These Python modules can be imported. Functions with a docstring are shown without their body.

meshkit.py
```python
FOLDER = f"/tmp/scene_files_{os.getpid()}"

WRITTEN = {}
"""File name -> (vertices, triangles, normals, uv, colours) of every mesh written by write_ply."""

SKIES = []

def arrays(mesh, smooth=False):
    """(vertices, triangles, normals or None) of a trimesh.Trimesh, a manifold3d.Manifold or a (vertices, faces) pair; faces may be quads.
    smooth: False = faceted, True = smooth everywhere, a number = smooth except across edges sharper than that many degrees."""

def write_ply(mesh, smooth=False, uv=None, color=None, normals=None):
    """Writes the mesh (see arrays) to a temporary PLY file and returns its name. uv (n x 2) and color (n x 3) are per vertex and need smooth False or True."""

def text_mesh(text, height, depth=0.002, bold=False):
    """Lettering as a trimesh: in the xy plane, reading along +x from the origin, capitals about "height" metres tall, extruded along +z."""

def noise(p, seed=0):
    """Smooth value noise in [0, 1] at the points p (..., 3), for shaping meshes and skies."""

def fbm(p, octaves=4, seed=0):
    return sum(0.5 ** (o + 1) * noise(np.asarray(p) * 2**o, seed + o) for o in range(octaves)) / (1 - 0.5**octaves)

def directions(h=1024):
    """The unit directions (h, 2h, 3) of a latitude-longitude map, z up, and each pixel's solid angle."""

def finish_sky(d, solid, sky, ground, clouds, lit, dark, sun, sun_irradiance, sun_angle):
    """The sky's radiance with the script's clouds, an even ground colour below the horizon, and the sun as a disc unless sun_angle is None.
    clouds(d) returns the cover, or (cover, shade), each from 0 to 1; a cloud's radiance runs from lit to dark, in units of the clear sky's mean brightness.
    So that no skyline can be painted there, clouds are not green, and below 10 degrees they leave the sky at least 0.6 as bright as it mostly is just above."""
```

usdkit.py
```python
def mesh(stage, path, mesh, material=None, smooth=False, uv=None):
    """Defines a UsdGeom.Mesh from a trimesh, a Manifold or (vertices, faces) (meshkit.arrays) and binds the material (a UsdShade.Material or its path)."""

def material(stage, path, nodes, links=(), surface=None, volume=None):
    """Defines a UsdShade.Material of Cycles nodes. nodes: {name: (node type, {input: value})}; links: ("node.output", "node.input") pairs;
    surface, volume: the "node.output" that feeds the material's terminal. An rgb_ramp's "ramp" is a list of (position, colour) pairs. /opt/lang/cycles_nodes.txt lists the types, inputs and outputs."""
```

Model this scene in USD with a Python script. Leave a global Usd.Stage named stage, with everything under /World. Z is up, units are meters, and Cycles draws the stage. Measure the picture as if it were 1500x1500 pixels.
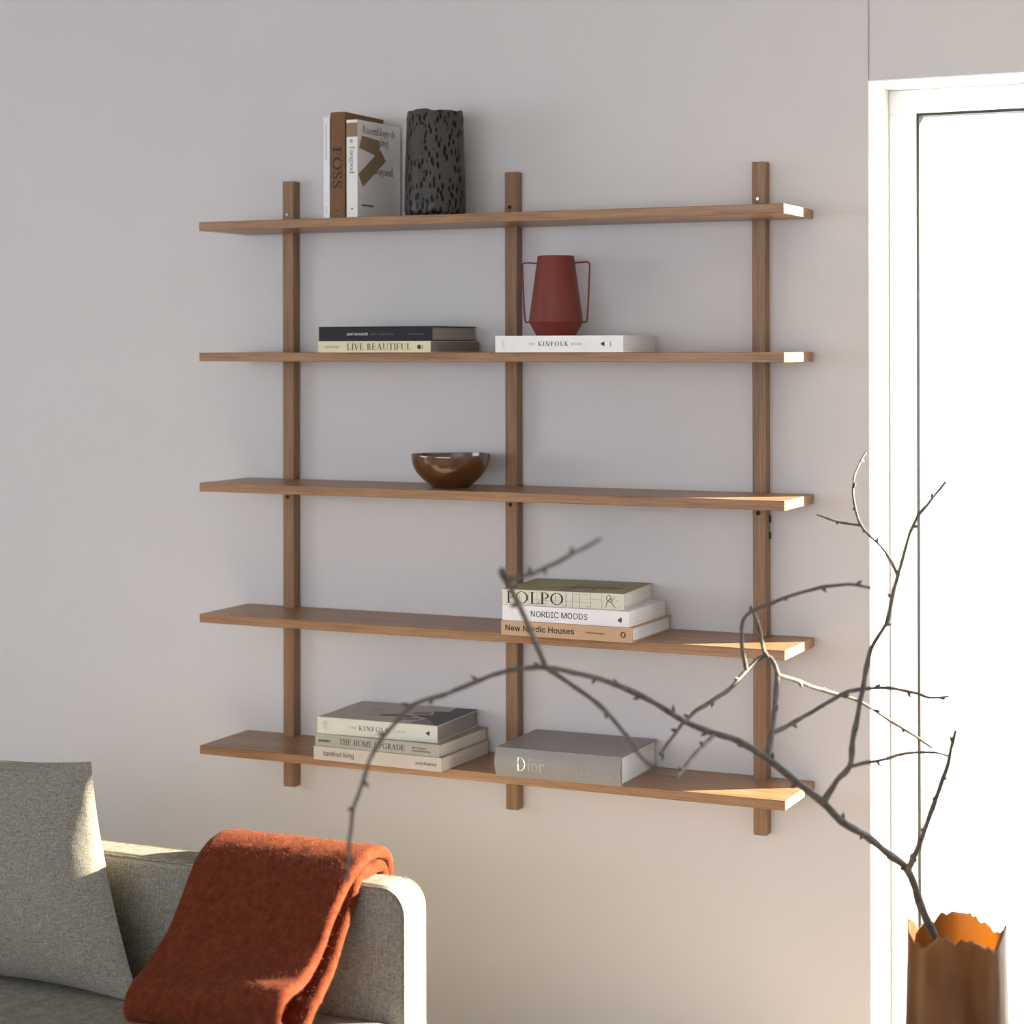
import math, random
import numpy as np, trimesh, manifold3d
from manifold3d import Manifold
import shapely
from shapely.geometry import LineString, Polygon, Point, box as sbox
from shapely import affinity
from shapely.ops import unary_union
import usdkit, meshkit
from pxr import Usd, UsdGeom, UsdLux, UsdShade, Sdf, Gf, Vt

stage = Usd.Stage.CreateInMemory()
UsdGeom.SetStageUpAxis(stage, 'Z')
UsdGeom.SetStageMetersPerUnit(stage, 1.0)
UsdGeom.Xform.Define(stage, '/World')
UsdGeom.Scope.Define(stage, '/World/Looks')
rng = np.random.default_rng(7)
random.seed(7)

# ------------------------------------------------------------------ camera
EYE = np.array([1.9838, -4.3541, 1.65])
yaw, pitch, roll = 0.42979, 0.00303, -0.00199
FPX, SHIFT = 2961.44, 252.42
fw = np.array([-math.sin(yaw) * math.cos(pitch), math.cos(yaw) * math.cos(pitch), math.sin(pitch)])
r0 = np.array([math.cos(yaw), math.sin(yaw), 0.0]); u0 = np.cross(r0, fw)
rt = r0 * math.cos(roll) + u0 * math.sin(roll); up = -r0 * math.sin(roll) + u0 * math.cos(roll)
cam = UsdGeom.Camera.Define(stage, '/World/camera')
cam.AddTransformOp().Set(Gf.Matrix4d(*rt, 0, *up, 0, *(-fw), 0, *EYE, 1))
cam.CreateHorizontalApertureAttr(36.0); cam.CreateVerticalApertureAttr(36.0)
cam.CreateFocalLengthAttr(FPX / 1500 * 36.0)
cam.CreateVerticalApertureOffsetAttr(-SHIFT / 1500 * 36.0)
cam.CreateFStopAttr(2.7); cam.CreateFocusDistanceAttr(4.25)
cam.CreateClippingRangeAttr(Gf.Vec2f(0.05, 500.0))
cam.CreateExposureAttr(0.0)

# ------------------------------------------------------------------ sky and sun
dome = UsdLux.DomeLight.Define(stage, '/World/sky')
dome.CreateIntensityAttr(2.0); dome.CreateColorAttr(Gf.Vec3f(0.91, 0.97, 1.10))
sun = UsdLux.DistantLight.Define(stage, '/World/sun')
SUN_T, SUN_EL = math.atan(0.60), math.radians(13.8)
sd = np.array([-math.cos(SUN_T) * math.cos(SUN_EL), -math.sin(SUN_T) * math.cos(SUN_EL), -math.sin(SUN_EL)])
zx = -sd; xx = np.cross([0, 0, 1.0], zx); xx /= np.linalg.norm(xx); yx = np.cross(zx, xx)
sun.AddTransformOp().Set(Gf.Matrix4d(*xx, 0, *yx, 0, *zx, 0, 0, 0, 0, 1))
sun.CreateNormalizeAttr(True); sun.CreateIntensityAttr(17.0); sun.CreateColorAttr(Gf.Vec3f(1.0, 0.87, 0.70)); sun.CreateAngleAttr(0.9)

# ------------------------------------------------------------------ helpers
taken = {}
def numbered(parent, name):
    k = f'{parent}/{name}'
    n = taken.get(k, 0); taken[k] = n + 1
    return k if n == 0 else f'{k}_{n:03d}'
def tag(prim, label=None, cat=None, group=None, kind=None):
    p = prim if isinstance(prim, Usd.Prim) else prim.GetPrim()
    for k, v in (('label', label), ('category', cat), ('group', group), ('kind', kind)):
        if v: p.SetCustomDataByKey(k, v)
    return p
def thing(name, label, cat, loc=(0, 0, 0), rotz=0.0, group=None, kind=None):
    x = UsdGeom.Xform.Define(stage, numbered('/World', name))
    x.AddTranslateOp().Set(Gf.Vec3d(*map(float, loc)))
    if rotz: x.AddRotateZOp().Set(float(rotz))
    return tag(x, label, cat, group, kind)
def obj(name, mesh, mat, parent=None, smooth=30, label=None, kind=None):
    base = str(parent.GetPath()) if parent is not None else '/World'
    m = usdkit.mesh(stage, numbered(base, name), mesh, mat, smooth=smooth)
    return tag(m, label, kind=kind)
cat_ = trimesh.util.concatenate
def bx(x0, x1, y0, y1, z0, z1):
    b = trimesh.creation.box([x1 - x0, y1 - y0, z1 - z0]); b.apply_translation([(x0 + x1) / 2, (y0 + y1) / 2, (z0 + z1) / 2]); return b
def mbox(x0, x1, y0, y1, z0, z1):
    return Manifold.cube([x1 - x0, y1 - y0, z1 - z0]).translate([x0, y0, z0])
def rbox(x0, x1, y0, y1, z0, z1, r, seg=12):
    s = Manifold.sphere(r, seg)
    return Manifold.batch_hull([s.translate([x, y, z]) for x in (x0 + r, x1 - r) for y in (y0 + r, y1 - r) for z in (z0 + r, z1 - r)])
def cham(x0, x1, y0, y1, z0, z1, c):
    o = Manifold.batch_hull([mbox(x0 + c, x1 - c, y0 + c, y1 - c, z0, z1), mbox(x0, x1, y0 + c, y1 - c, z0 + c, z1 - c), mbox(x0 + c, x1 - c, y0, y1, z0 + c, z1 - c)])
    return o
def tm(m):
    if isinstance(m, trimesh.Trimesh): return m
    mm = m.to_mesh(); return trimesh.Trimesh(mm.vert_properties[:, :3], mm.tri_verts, process=False)
def lathe(profile, n=64):
    return trimesh.creation.revolve(np.array(profile, float), sections=n)
def catmull(P, k=6):
    P = np.asarray(P, float); Q = np.vstack([2 * P[0] - P[1], P, 2 * P[-1] - P[-2]]); out = []
    for i in range(1, len(Q) - 2):
        for t in np.linspace(0, 1, k, endpoint=False):
            a, b, c, d = Q[i - 1], Q[i], Q[i + 1], Q[i + 2]
            out.append(0.5 * (2 * b + (c - a) * t + (2 * a - 5 * b + 4 * c - d) * t * t + (3 * b - a - 3 * c + d) * t ** 3))
    return np.vstack([out, P[-1]])
def tube(P, R, n=10):
    P = np.asarray(P, float); R = np.broadcast_to(R, len(P))
    T = np.gradient(P, axis=0); T /= np.linalg.norm(T, axis=1, keepdims=True) + 1e-12
    a = np.cross(T[0], [0.3, 0.5, 0.81]); a /= np.linalg.norm(a); V, F = [], []
    ang = np.linspace(0, 2 * math.pi, n, endpoint=False)
    for i in range(len(P)):
        a = a - T[i] * (a @ T[i]); a /= np.linalg.norm(a); b = np.cross(T[i], a)
        V.append(P[i] + R[i] * (np.cos(ang)[:, None] * a + np.sin(ang)[:, None] * b))
    V = np.vstack(V)
    for i in range(len(P) - 1):
        for j in range(n):
            p, q = i * n + j, i * n + (j + 1) % n
            F += [[p, q, q + n], [p, q + n, p + n]]
    V = np.vstack([V, P[0] - T[0] * R[0] * .4, P[-1] + T[-1] * R[-1] * .4]); c0, c1 = len(V) - 2, len(V) - 1; e = (len(P) - 1) * n
    for j in range(n):
        F += [[c0, (j + 1) % n, j], [c1, e + j, e + (j + 1) % n]]
    return trimesh.Trimesh(V, F, process=False)

# ------------------------------------------------------------------ materials
def mat(name, base, rough=0.5, extra=None, bump=None, tint=None):
    """bump: (kind, mapping scale, distance); tint: (mapping scale, dark, light) multiplies the colour by noise."""
    nodes = {'p': ('principled_bsdf', {'base_color': base, 'roughness': rough, **(extra or {})}), 'g': ('geometry', {})}
    links = []
    if tint:
        sc, lo, hi = tint
        nodes |= {'tm': ('mapping', {'scale': sc}), 'tn': ('noise_texture', {'scale': 1.0, 'detail': 4.0}),
                  'tr': ('rgb_ramp', {'ramp': [(0.3, tuple(c * lo for c in base)), (0.7, tuple(min(1, c * hi) for c in base))]})}
        links += [('g.position', 'tm.vector'), ('tm.vector', 'tn.vector'), ('tn.fac', 'tr.fac'), ('tr.color', 'p.base_color')]
    if bump:
        sc, dist = bump
        nodes |= {'bm': ('mapping', {'scale': sc}), 'bn': ('noise_texture', {'scale': 1.0, 'detail': 3.0}), 'b': ('bump', {'distance': dist, 'strength': 1.0})}
        links += [('g.position', 'bm.vector'), ('bm.vector', 'bn.vector'), ('bn.fac', 'b.height'), ('b.normal', 'p.normal')]
    return usdkit.material(stage, f'/World/Looks/{name}', nodes, links, surface='p.BSDF')
def wood(name, stretch, rot, dark, mid, light, rough=0.45):
    nodes = {'g': ('geometry', {}), 'm': ('mapping', {'scale': stretch, 'rotation': rot}), 'n': ('noise_texture', {'scale': 1.0, 'detail': 6.0, 'roughness': 0.62, 'distortion': 0.35}),
             'r': ('rgb_ramp', {'ramp': [(0.28, dark), (0.47, mid), (0.72, light)]}),
             'm2': ('mapping', {'scale': tuple(6 * s for s in stretch), 'rotation': rot}), 'n2': ('noise_texture', {'scale': 1.0, 'detail': 4.0}),
             'r2': ('rgb_ramp', {'ramp': [(0.35, (0.80, 0.78, 0.75)), (0.6, (1.04, 1.03, 1.02))]}),
             'x': ('mix_color', {'blend_type': 'multiply', 'fac': 1.0}), 'b': ('bump', {'distance': 0.0006, 'strength': 0.6}),
             'p': ('principled_bsdf', {'roughness': rough, 'specular_ior_level': 0.4})}
    return usdkit.material(stage, f'/World/Looks/{name}', nodes, [('g.position', 'm.vector'), ('m.vector', 'n.vector'), ('n.fac', 'r.fac'), ('g.position', 'm2.vector'), ('m2.vector', 'n2.vector'),
        ('n2.fac', 'r2.fac'), ('r.color', 'x.a'), ('r2.color', 'x.b'), ('x.result', 'p.base_color'), ('n2.fac', 'b.height'), ('b.normal', 'p.normal')], surface='p.BSDF')
M = {}
M['wall'] = mat('wall_paint', (0.60, 0.575, 0.555), 0.85, bump=((90, 90, 90), 0.0003), tint=((1.2, 1.2, 1.2), 0.985, 1.015))
M['white'] = mat('white_gloss_paint', (0.90, 0.895, 0.875), 0.35, bump=((40, 40, 40), 0.0004))
M['ceil'] = mat('ceiling_paint', (0.72, 0.71, 0.69), 0.9, bump=((60, 60, 60), 0.0005))
M['floor'] = wood('floor_oak', (1.5, 14, 14), (0, 0, 0), (0.25, 0.205, 0.16), (0.32, 0.265, 0.21), (0.38, 0.315, 0.25), 0.4)
M['terrace'] = mat('terrace_stone', (0.52, 0.50, 0.46), 0.9, tint=((3, 3, 3), 0.85, 1.1), bump=((30, 30, 30), 0.002))
M['gasket'] = mat('black_rubber', (0.02, 0.02, 0.02), 0.6, bump=((200, 200, 200), 0.0003))
M['oak_x'] = wood('smoked_oak_board', (2.2, 46, 46), (0, 0.05, 0), (0.205, 0.104, 0.046), (0.305, 0.166, 0.080), (0.385, 0.222, 0.114), 0.36)
M['oak_z'] = wood('smoked_oak_post', (46, 46, 1.6), (0.0, 0.02, 0), (0.165, 0.088, 0.040), (0.245, 0.138, 0.068), (0.31, 0.182, 0.094))
M['steel'] = mat('bolt_steel', (0.55, 0.54, 0.52), 0.3, {'metallic': 1.0}, bump=((400, 400, 400), 0.0002))
M['dark'] = mat('dark_bronze', (0.03, 0.022, 0.018), 0.5, {'metallic': 0.4}, bump=((400, 400, 400), 0.0002))
def glass_mat():
    return usdkit.material(stage, '/World/Looks/pane_glass', {'t': ('transparent_bsdf', {'color': (0.96, 0.98, 0.97)}), 'gl': ('glossy_bsdf', {'color': (1, 1, 1), 'roughness': 0.0}),
        'f': ('fresnel', {'IOR': 1.45}), 'g': ('geometry', {}), 'o': ('math', {'math_type': 'subtract', 'value1': 1.0}), 'k': ('math', {'math_type': 'multiply'}), 'x': ('mix_closure', {})},
        [('g.backfacing', 'o.value2'), ('f.fac', 'k.value1'), ('o.value', 'k.value2'), ('k.value', 'x.fac'), ('t.BSDF', 'x.closure1'), ('gl.BSDF', 'x.closure2')], surface='x.closure')
M['glass'] = glass_mat()
def paper(name, c, rough=0.5, **k): M[name] = mat('cover_' + name, c, rough, {'specular_ior_level': 0.2}, bump=((700, 700, 700), 0.00015), tint=((25, 25, 25), 0.97, 1.03), **k)
paper('thinwhite', (0.74, 0.74, 0.76)); paper('foss', (0.175, 0.09, 0.044), 0.7); paper('assemblage', (0.72, 0.70, 0.67), 0.55)
paper('tanpatch', (0.24, 0.175, 0.105), 0.7); paper('livebeautiful', (0.66, 0.61, 0.41), 0.6); paper('black', (0.017, 0.017, 0.022), 0.45)
paper('kinhome', (0.80, 0.80, 0.78)); paper('polpo', (0.68, 0.66, 0.52), 0.6); paper('polpotop', (0.36, 0.33, 0.19), 0.6); paper('moods', (0.76, 0.75, 0.76)); paper('houses', (0.50, 0.335, 0.205), 0.6)
paper('kintable', (0.56, 0.555, 0.49)); paper('upgrade', (0.345, 0.33, 0.28), 0.6); paper('barefoot', (0.475, 0.42, 0.37), 0.6); paper('dior', (0.275, 0.265, 0.255), 0.42)
paper('kincover', (0.42, 0.395, 0.36), 0.5); paper('photo', (0.035, 0.042, 0.045), 0.45); paper('photogrey', (0.16, 0.165, 0.16), 0.45)
M['ink'] = mat('ink_black', (0.03, 0.027, 0.025), 0.6, bump=((900, 900, 900), 0.0001))
M['inkfoss'] = mat('ink_brown', (0.022, 0.010, 0.006), 0.6, bump=((900, 900, 900), 0.0001))
M['inkgrey'] = mat('ink_grey', (0.25, 0.24, 0.23), 0.6, bump=((900, 900, 900), 0.0001))
M['inklight'] = mat('ink_light', (0.50, 0.49, 0.47), 0.6, bump=((900, 900, 900), 0.0001))
M['inkdim'] = mat('ink_dim', (0.10, 0.098, 0.095), 0.6, bump=((900, 900, 900), 0.0001))
M['inkolive'] = mat('ink_olive', (0.13, 0.12, 0.07), 0.6, bump=((900, 900, 900), 0.0001))
M['inkbrown'] = mat('ink_sepia', (0.10, 0.07, 0.045), 0.6, bump=((900, 900, 900), 0.0001))
M['silver'] = mat('silver_foil', (0.85, 0.85, 0.85), 0.22, {'metallic': 1.0}, bump=((500, 500, 500), 0.0001))
M['foil'] = mat('worn_silver_foil', (0.40, 0.39, 0.38), 0.45, {'metallic': 0.6}, bump=((500, 500, 500), 0.0001))
def pages(name, c):
    M[name] = usdkit.material(stage, f'/World/Looks/{name}', {'g': ('texture_coordinate', {}), 'm': ('mapping', {'scale': (1.5, 1.5, 900)}), 'n': ('noise_texture', {'scale': 1.0, 'detail': 2.0}),
        'r': ('rgb_ramp', {'ramp': [(0.3, tuple(0.86 * x for x in c)), (0.7, c)]}), 'p': ('principled_bsdf', {'roughness': 0.8})},
        [('g.object', 'm.vector'), ('m.vector', 'n.vector'), ('n.fac', 'r.fac'), ('r.color', 'p.base_color')], surface='p.BSDF')
pages('page_white', (0.80, 0.79, 0.77)); pages('page_cream', (0.72, 0.68, 0.58)); pages('page_grey', (0.36, 0.335, 0.31)); pages('page_brown', (0.24, 0.205, 0.185))

def linen():
    nodes = {'g': ('geometry', {}), 'm1': ('mapping', {'scale': (900, 900, 60)}), 'n1': ('noise_texture', {'scale': 1.0, 'detail': 2.0}), 'm2': ('mapping', {'scale': (60, 60, 900)}), 'n2': ('noise_texture', {'scale': 1.0, 'detail': 2.0}),
             'a': ('mix_float', {'fac': 0.5}), 'n3': ('noise_texture', {'scale': 260.0, 'detail': 3.0}), 'a2': ('mix_float', {'fac': 0.4}),
             'r': ('rgb_ramp', {'ramp': [(0.36, (0.112, 0.102, 0.079)), (0.50, (0.205, 0.191, 0.157)), (0.64, (0.29, 0.275, 0.236))]}),
             'b': ('bump', {'distance': 0.0012, 'strength': 0.8}), 'p': ('principled_bsdf', {'roughness': 0.9, 'specular_ior_level': 0.12})}
    return usdkit.material(stage, '/World/Looks/linen', nodes, [('g.position', 'm1.vector'), ('m1.vector', 'n1.vector'), ('g.position', 'm2.vector'), ('m2.vector', 'n2.vector'), ('n1.fac', 'a.a'), ('n2.fac', 'a.b'),
        ('g.position', 'n3.vector'), ('a.result', 'a2.a'), ('n3.fac', 'a2.b'), ('a2.result', 'r.fac'), ('r.color', 'p.base_color'), ('a2.result', 'b.height'), ('b.normal', 'p.normal')], surface='p.BSDF')
M['linen'] = linen()
def wool():
    nodes = {'g': ('geometry', {}), 'n': ('noise_texture', {'scale': 70.0, 'detail': 6.0, 'roughness': 0.7}), 'r': ('rgb_ramp', {'ramp': [(0.3, (0.075, 0.0145, 0.0055)), (0.55, (0.115, 0.026, 0.0108)), (0.75, (0.155, 0.042, 0.018))]}),
             'n2': ('noise_texture', {'scale': 420.0, 'detail': 4.0}), 'b': ('bump', {'distance': 0.003, 'strength': 0.9}), 'p': ('principled_bsdf', {'roughness': 1.0, 'sheen_weight': 0.08, 'sheen_tint': (0.8, 0.36, 0.22), 'specular_ior_level': 0.05})}
    return usdkit.material(stage, '/World/Looks/rust_wool', nodes, [('g.position', 'n.vector'), ('n.fac', 'r.fac'), ('r.color', 'p.base_color'), ('g.position', 'n2.vector'), ('n2.fac', 'b.height'), ('b.normal', 'p.normal')], surface='p.BSDF')
M['wool'] = wool()
M['fuzz'] = mat('rust_fuzz', (0.135, 0.034, 0.0145), 0.9, tint=((40, 40, 40), 0.8, 1.2))
M['bark'] = mat('grey_bark', (0.098, 0.079, 0.060), 0.7, tint=((60, 60, 60), 0.55, 1.35), bump=((260, 260, 260), 0.0015))
M['budmat'] = mat('bud_brown', (0.085, 0.064, 0.05), 0.7, bump=((300, 300, 300), 0.001))
def speckle():
    nodes = {'g': ('geometry', {}), 'm': ('mapping', {'scale': (118, 118, 46), 'rotation': (0.0, 0.06, 0)}), 'v': ('voronoi_texture', {'scale': 1.0, 'randomness': 1.0}), 'r': ('rgb_ramp', {'ramp': [(0.36, (0, 0, 0)), (0.43, (1, 1, 1))]}),
             'n': ('noise_texture', {'scale': 34.0, 'detail': 2.0}), 'nr': ('rgb_ramp', {'ramp': [(0.34, (1, 1, 1)), (0.42, (0, 0, 0))]}), 'mx': ('mix_color', {'blend_type': 'lighten', 'fac': 1.0}),
             'c': ('mix_color', {'blend_type': 'mix', 'a': (0.004, 0.003, 0.003), 'b': (0.062, 0.055, 0.048)}), 'bw': ('rgb_to_bw', {}),
             'p': ('principled_bsdf', {'roughness': 0.42, 'specular_ior_level': 0.12, 'coat_weight': 0.07, 'coat_roughness': 0.1})}
    return usdkit.material(stage, '/World/Looks/speckled_glass', nodes, [('g.position', 'm.vector'), ('m.vector', 'v.vector'), ('v.distance', 'r.fac'), ('g.position', 'n.vector'), ('n.fac', 'nr.fac'), ('r.color', 'mx.a'), ('nr.color', 'mx.b'),
        ('mx.result', 'bw.color'), ('bw.val', 'c.fac'), ('c.result', 'p.base_color')], surface='p.BSDF')
M['speckle'] = speckle()
M['bowl'] = mat('amber_glaze', (0.082, 0.030, 0.0075), 0.2, {'coat_weight': 1.0, 'coat_roughness': 0.03}, tint=((9, 9, 22), 0.7, 1.35))
M['jug'] = mat('matt_red_enamel', (0.165, 0.030, 0.021), 0.45, {'specular_ior_level': 0.3}, bump=((300, 300, 300), 0.0002))
def amber():
    nodes = {'g': ('geometry', {}), 'm': ('mapping', {'scale': (30, 30, 7)}), 'n': ('noise_texture', {'scale': 1.0, 'detail': 4.0}), 'r': ('rgb_ramp', {'ramp': [(0.35, (0.075, 0.030, 0.011)), (0.65, (0.20, 0.095, 0.036))]}),
             'tr': ('translucent_bsdf', {'color': (0.62, 0.34, 0.10)}), 'p': ('principled_bsdf', {'roughness': 0.35}), 'x': ('mix_closure', {'fac': 0.35})}
    return usdkit.material(stage, '/World/Looks/amber_vase', nodes, [('g.position', 'm.vector'), ('m.vector', 'n.vector'), ('n.fac', 'r.fac'), ('r.color', 'p.base_color'), ('p.BSDF', 'x.closure1'), ('tr.BSDF', 'x.closure2')], surface='x.closure')
M['amber'] = amber()

# ------------------------------------------------------------------ the room
XD, ZD, XR = 0.85, 2.228, 2.78
def struct(name, mesh, m, smooth=False, parent=None):
    o = obj(name, mesh, m, parent, smooth=smooth)
    return tag(o, kind='structure') if parent is None else o
struct('floor', bx(-5.2, 3.6, -6.5, 0.25, -0.12, 0.0), M['floor'])
struct('ceiling', bx(-5.45, 3.85, -6.75, 0.25, 2.7, 2.9), M['ceil'])
struct('wall_back', bx(-5.45, XD - 0.002, 0.0, 0.25, 0.0, 2.7), M['wall'])
lint = cat_([bx(XD + 0.0022, 3.85, 0.0008, 0.25, ZD + 0.002, 2.7), bx(XD - 0.002, XD + 0.0022, 0.0045, 0.25, ZD + 0.002, 2.7)])
struct('wall_back_upper', lint, M['wall'])
struct('wall_back_end', bx(XR, 3.6, 0.0, 0.25, 0.0, ZD + 0.002), M['wall'])
struct('wall_right', bx(3.6, 3.85, -6.75, 0.0, 0.0, 2.7), M['wall'])
W0, W1, WZ0, WZ1 = -5.9, -2.2, 0.95, 2.45
wl = cat_([bx(-5.45, -5.2, -6.75, W0, 0, 2.7), bx(-5.45, -5.2, W1, 0, 0, 2.7), bx(-5.45, -5.2, W0, W1, 0, WZ0), bx(-5.45, -5.2, W0, W1, WZ1, 2.7)])
struct('wall_left', wl, M['wall'])
F0, F1 = -1.9, 3.0
wf = cat_([bx(-5.2, F0, -6.75, -6.5, 0, 2.7), bx(F1, 3.6, -6.75, -6.5, 0, 2.7), bx(F0, F1, -6.75, -6.5, 0, WZ0), bx(F0, F1, -6.75, -6.5, WZ1, 2.7)])
struct('wall_front', wf, M['wall'])
# white lining of the deep opening
struct('trim_1', bx(XD - 0.002, XD + 0.001, -0.001, 0.2395, 0.0, ZD + 0.002), M['white'])
struct('trim_2', bx(XD + 0.001, XR, -0.001, 0.2395, ZD - 0.001, ZD + 0.002), M['white'])
# glazed frame set deep in the opening
win = thing('window_1', 'tall white framed glazed opening beside the shelves', 'window', kind='structure')
y0, y1, fw_ = 0.170, 0.235, 0.0625
a0, a1, zt = XD + 0.0012, XR - 0.001, ZD - 0.0012
obj('frame_jamb', cham(a0, a0 + fw_, y0, y1, 0.06, zt - 0.054, 0.002), M['white'], win)
obj('frame_jamb', cham(a1 - fw_, a1, y0, y1, 0.06, zt - 0.054, 0.002), M['white'], win)
obj('frame_head', cham(a0, a1, y0, y1, zt - 0.054, zt, 0.002), M['white'], win)
obj('frame_sill', cham(a0, a1, y0, y1, 0.001, 0.06, 0.002), M['white'], win)
g0, g1, gz0, gz1, gw = a0 + fw_, a1 - fw_, 0.06, zt - 0.054, 0.006
gk = cat_([bx(g0, g0 + gw, y0 + .004, y1 - .02, gz0, gz1), bx(g1 - gw, g1, y0 + .004, y1 - .02, gz0, gz1), bx(g0 + gw, g1 - gw, y0 + .004, y1 - .02, gz1 - gw, gz1), bx(g0 + gw, g1 - gw, y0 + .004, y1 - .02, gz0, gz0 + gw)])
obj('gasket', gk, M['gasket'], win, smooth=False, label='black rubber gasket around the pane')
obj('pane', bx(g0 + gw, g1 - gw, 0.195, 0.201, gz0 + gw, gz1 - gw), M['glass'], win, smooth=False)
tag(obj('terrace_ground', bx(-12, 18, 0.25, 24, -0.25, -0.06), M['terrace'], smooth=False), kind='structure')

# ------------------------------------------------------------------ wall shelf
ZS = [1.951, 1.635, 1.320, 1.003, 0.685]; TH, DEP = 0.0211, 0.2204
XL, XRt, UX, UW, UD = -0.7446, 0.7237, (-0.6076, 0.0, 0.6076), 0.0312, 0.0322
ZT, ZB = 2.0591, 0.5591
shelf = thing('wall_shelf', 'wide smoked oak wall shelf with three uprights and five long boards', 'shelf')
ups = [cham(x - UW / 2, x + UW / 2, -UD, -0.0005, ZB, ZT, 0.0012) for x in UX]
cut = Manifold.batch_boolean([mbox(x - UW / 2 - .0006, x + UW / 2 + .0006, -UD - .0006, 0.02, 0, 3) for x in UX], manifold3d.OpType.Add)
hole_z = (1.9765, 1.2765)
for i, (x, u) in enumerate(zip(UX, ups)):
    for z in hole_z:
        u = u - Manifold.cylinder(0.02, 0.0052, 0.0052, 20).rotate([90, 0, 0]).translate([x - 0.0025, -UD + 0.012, z])
    up_ = obj('upright', u, M['oak_z'], shelf)
    for z in hole_z:
        shiny = z > 1.5 and i != 1
        head = Manifold.cylinder(0.003, 0.0044, 0.0036, 20) - Manifold.cylinder(0.01, 0.0019, 0.0019, 6).translate([0, 0, 0.0012])
        obj('bolt', head.rotate([90, 0, 0]).translate([x - 0.0025, -UD + (0.0025 if shiny else 0.0075), z]), M['steel' if shiny else 'dark'], up_, label='bright steel bolt head' if shiny else None)
for z in ZS:
    b = cham(XL, XRt, -DEP, -0.002, z - TH, z, 0.0012) - cut
    obj('shelf_board', b, M['oak_x'], shelf)
for z in (1.262, 1.225):
    obj('hanging_clip', cham(UX[2] + UW / 2 + .0002, UX[2] + UW / 2 + .003, -0.012, -0.003, z - 0.008, z + 0.008, 0.0006), M['dark'], shelf)

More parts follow.
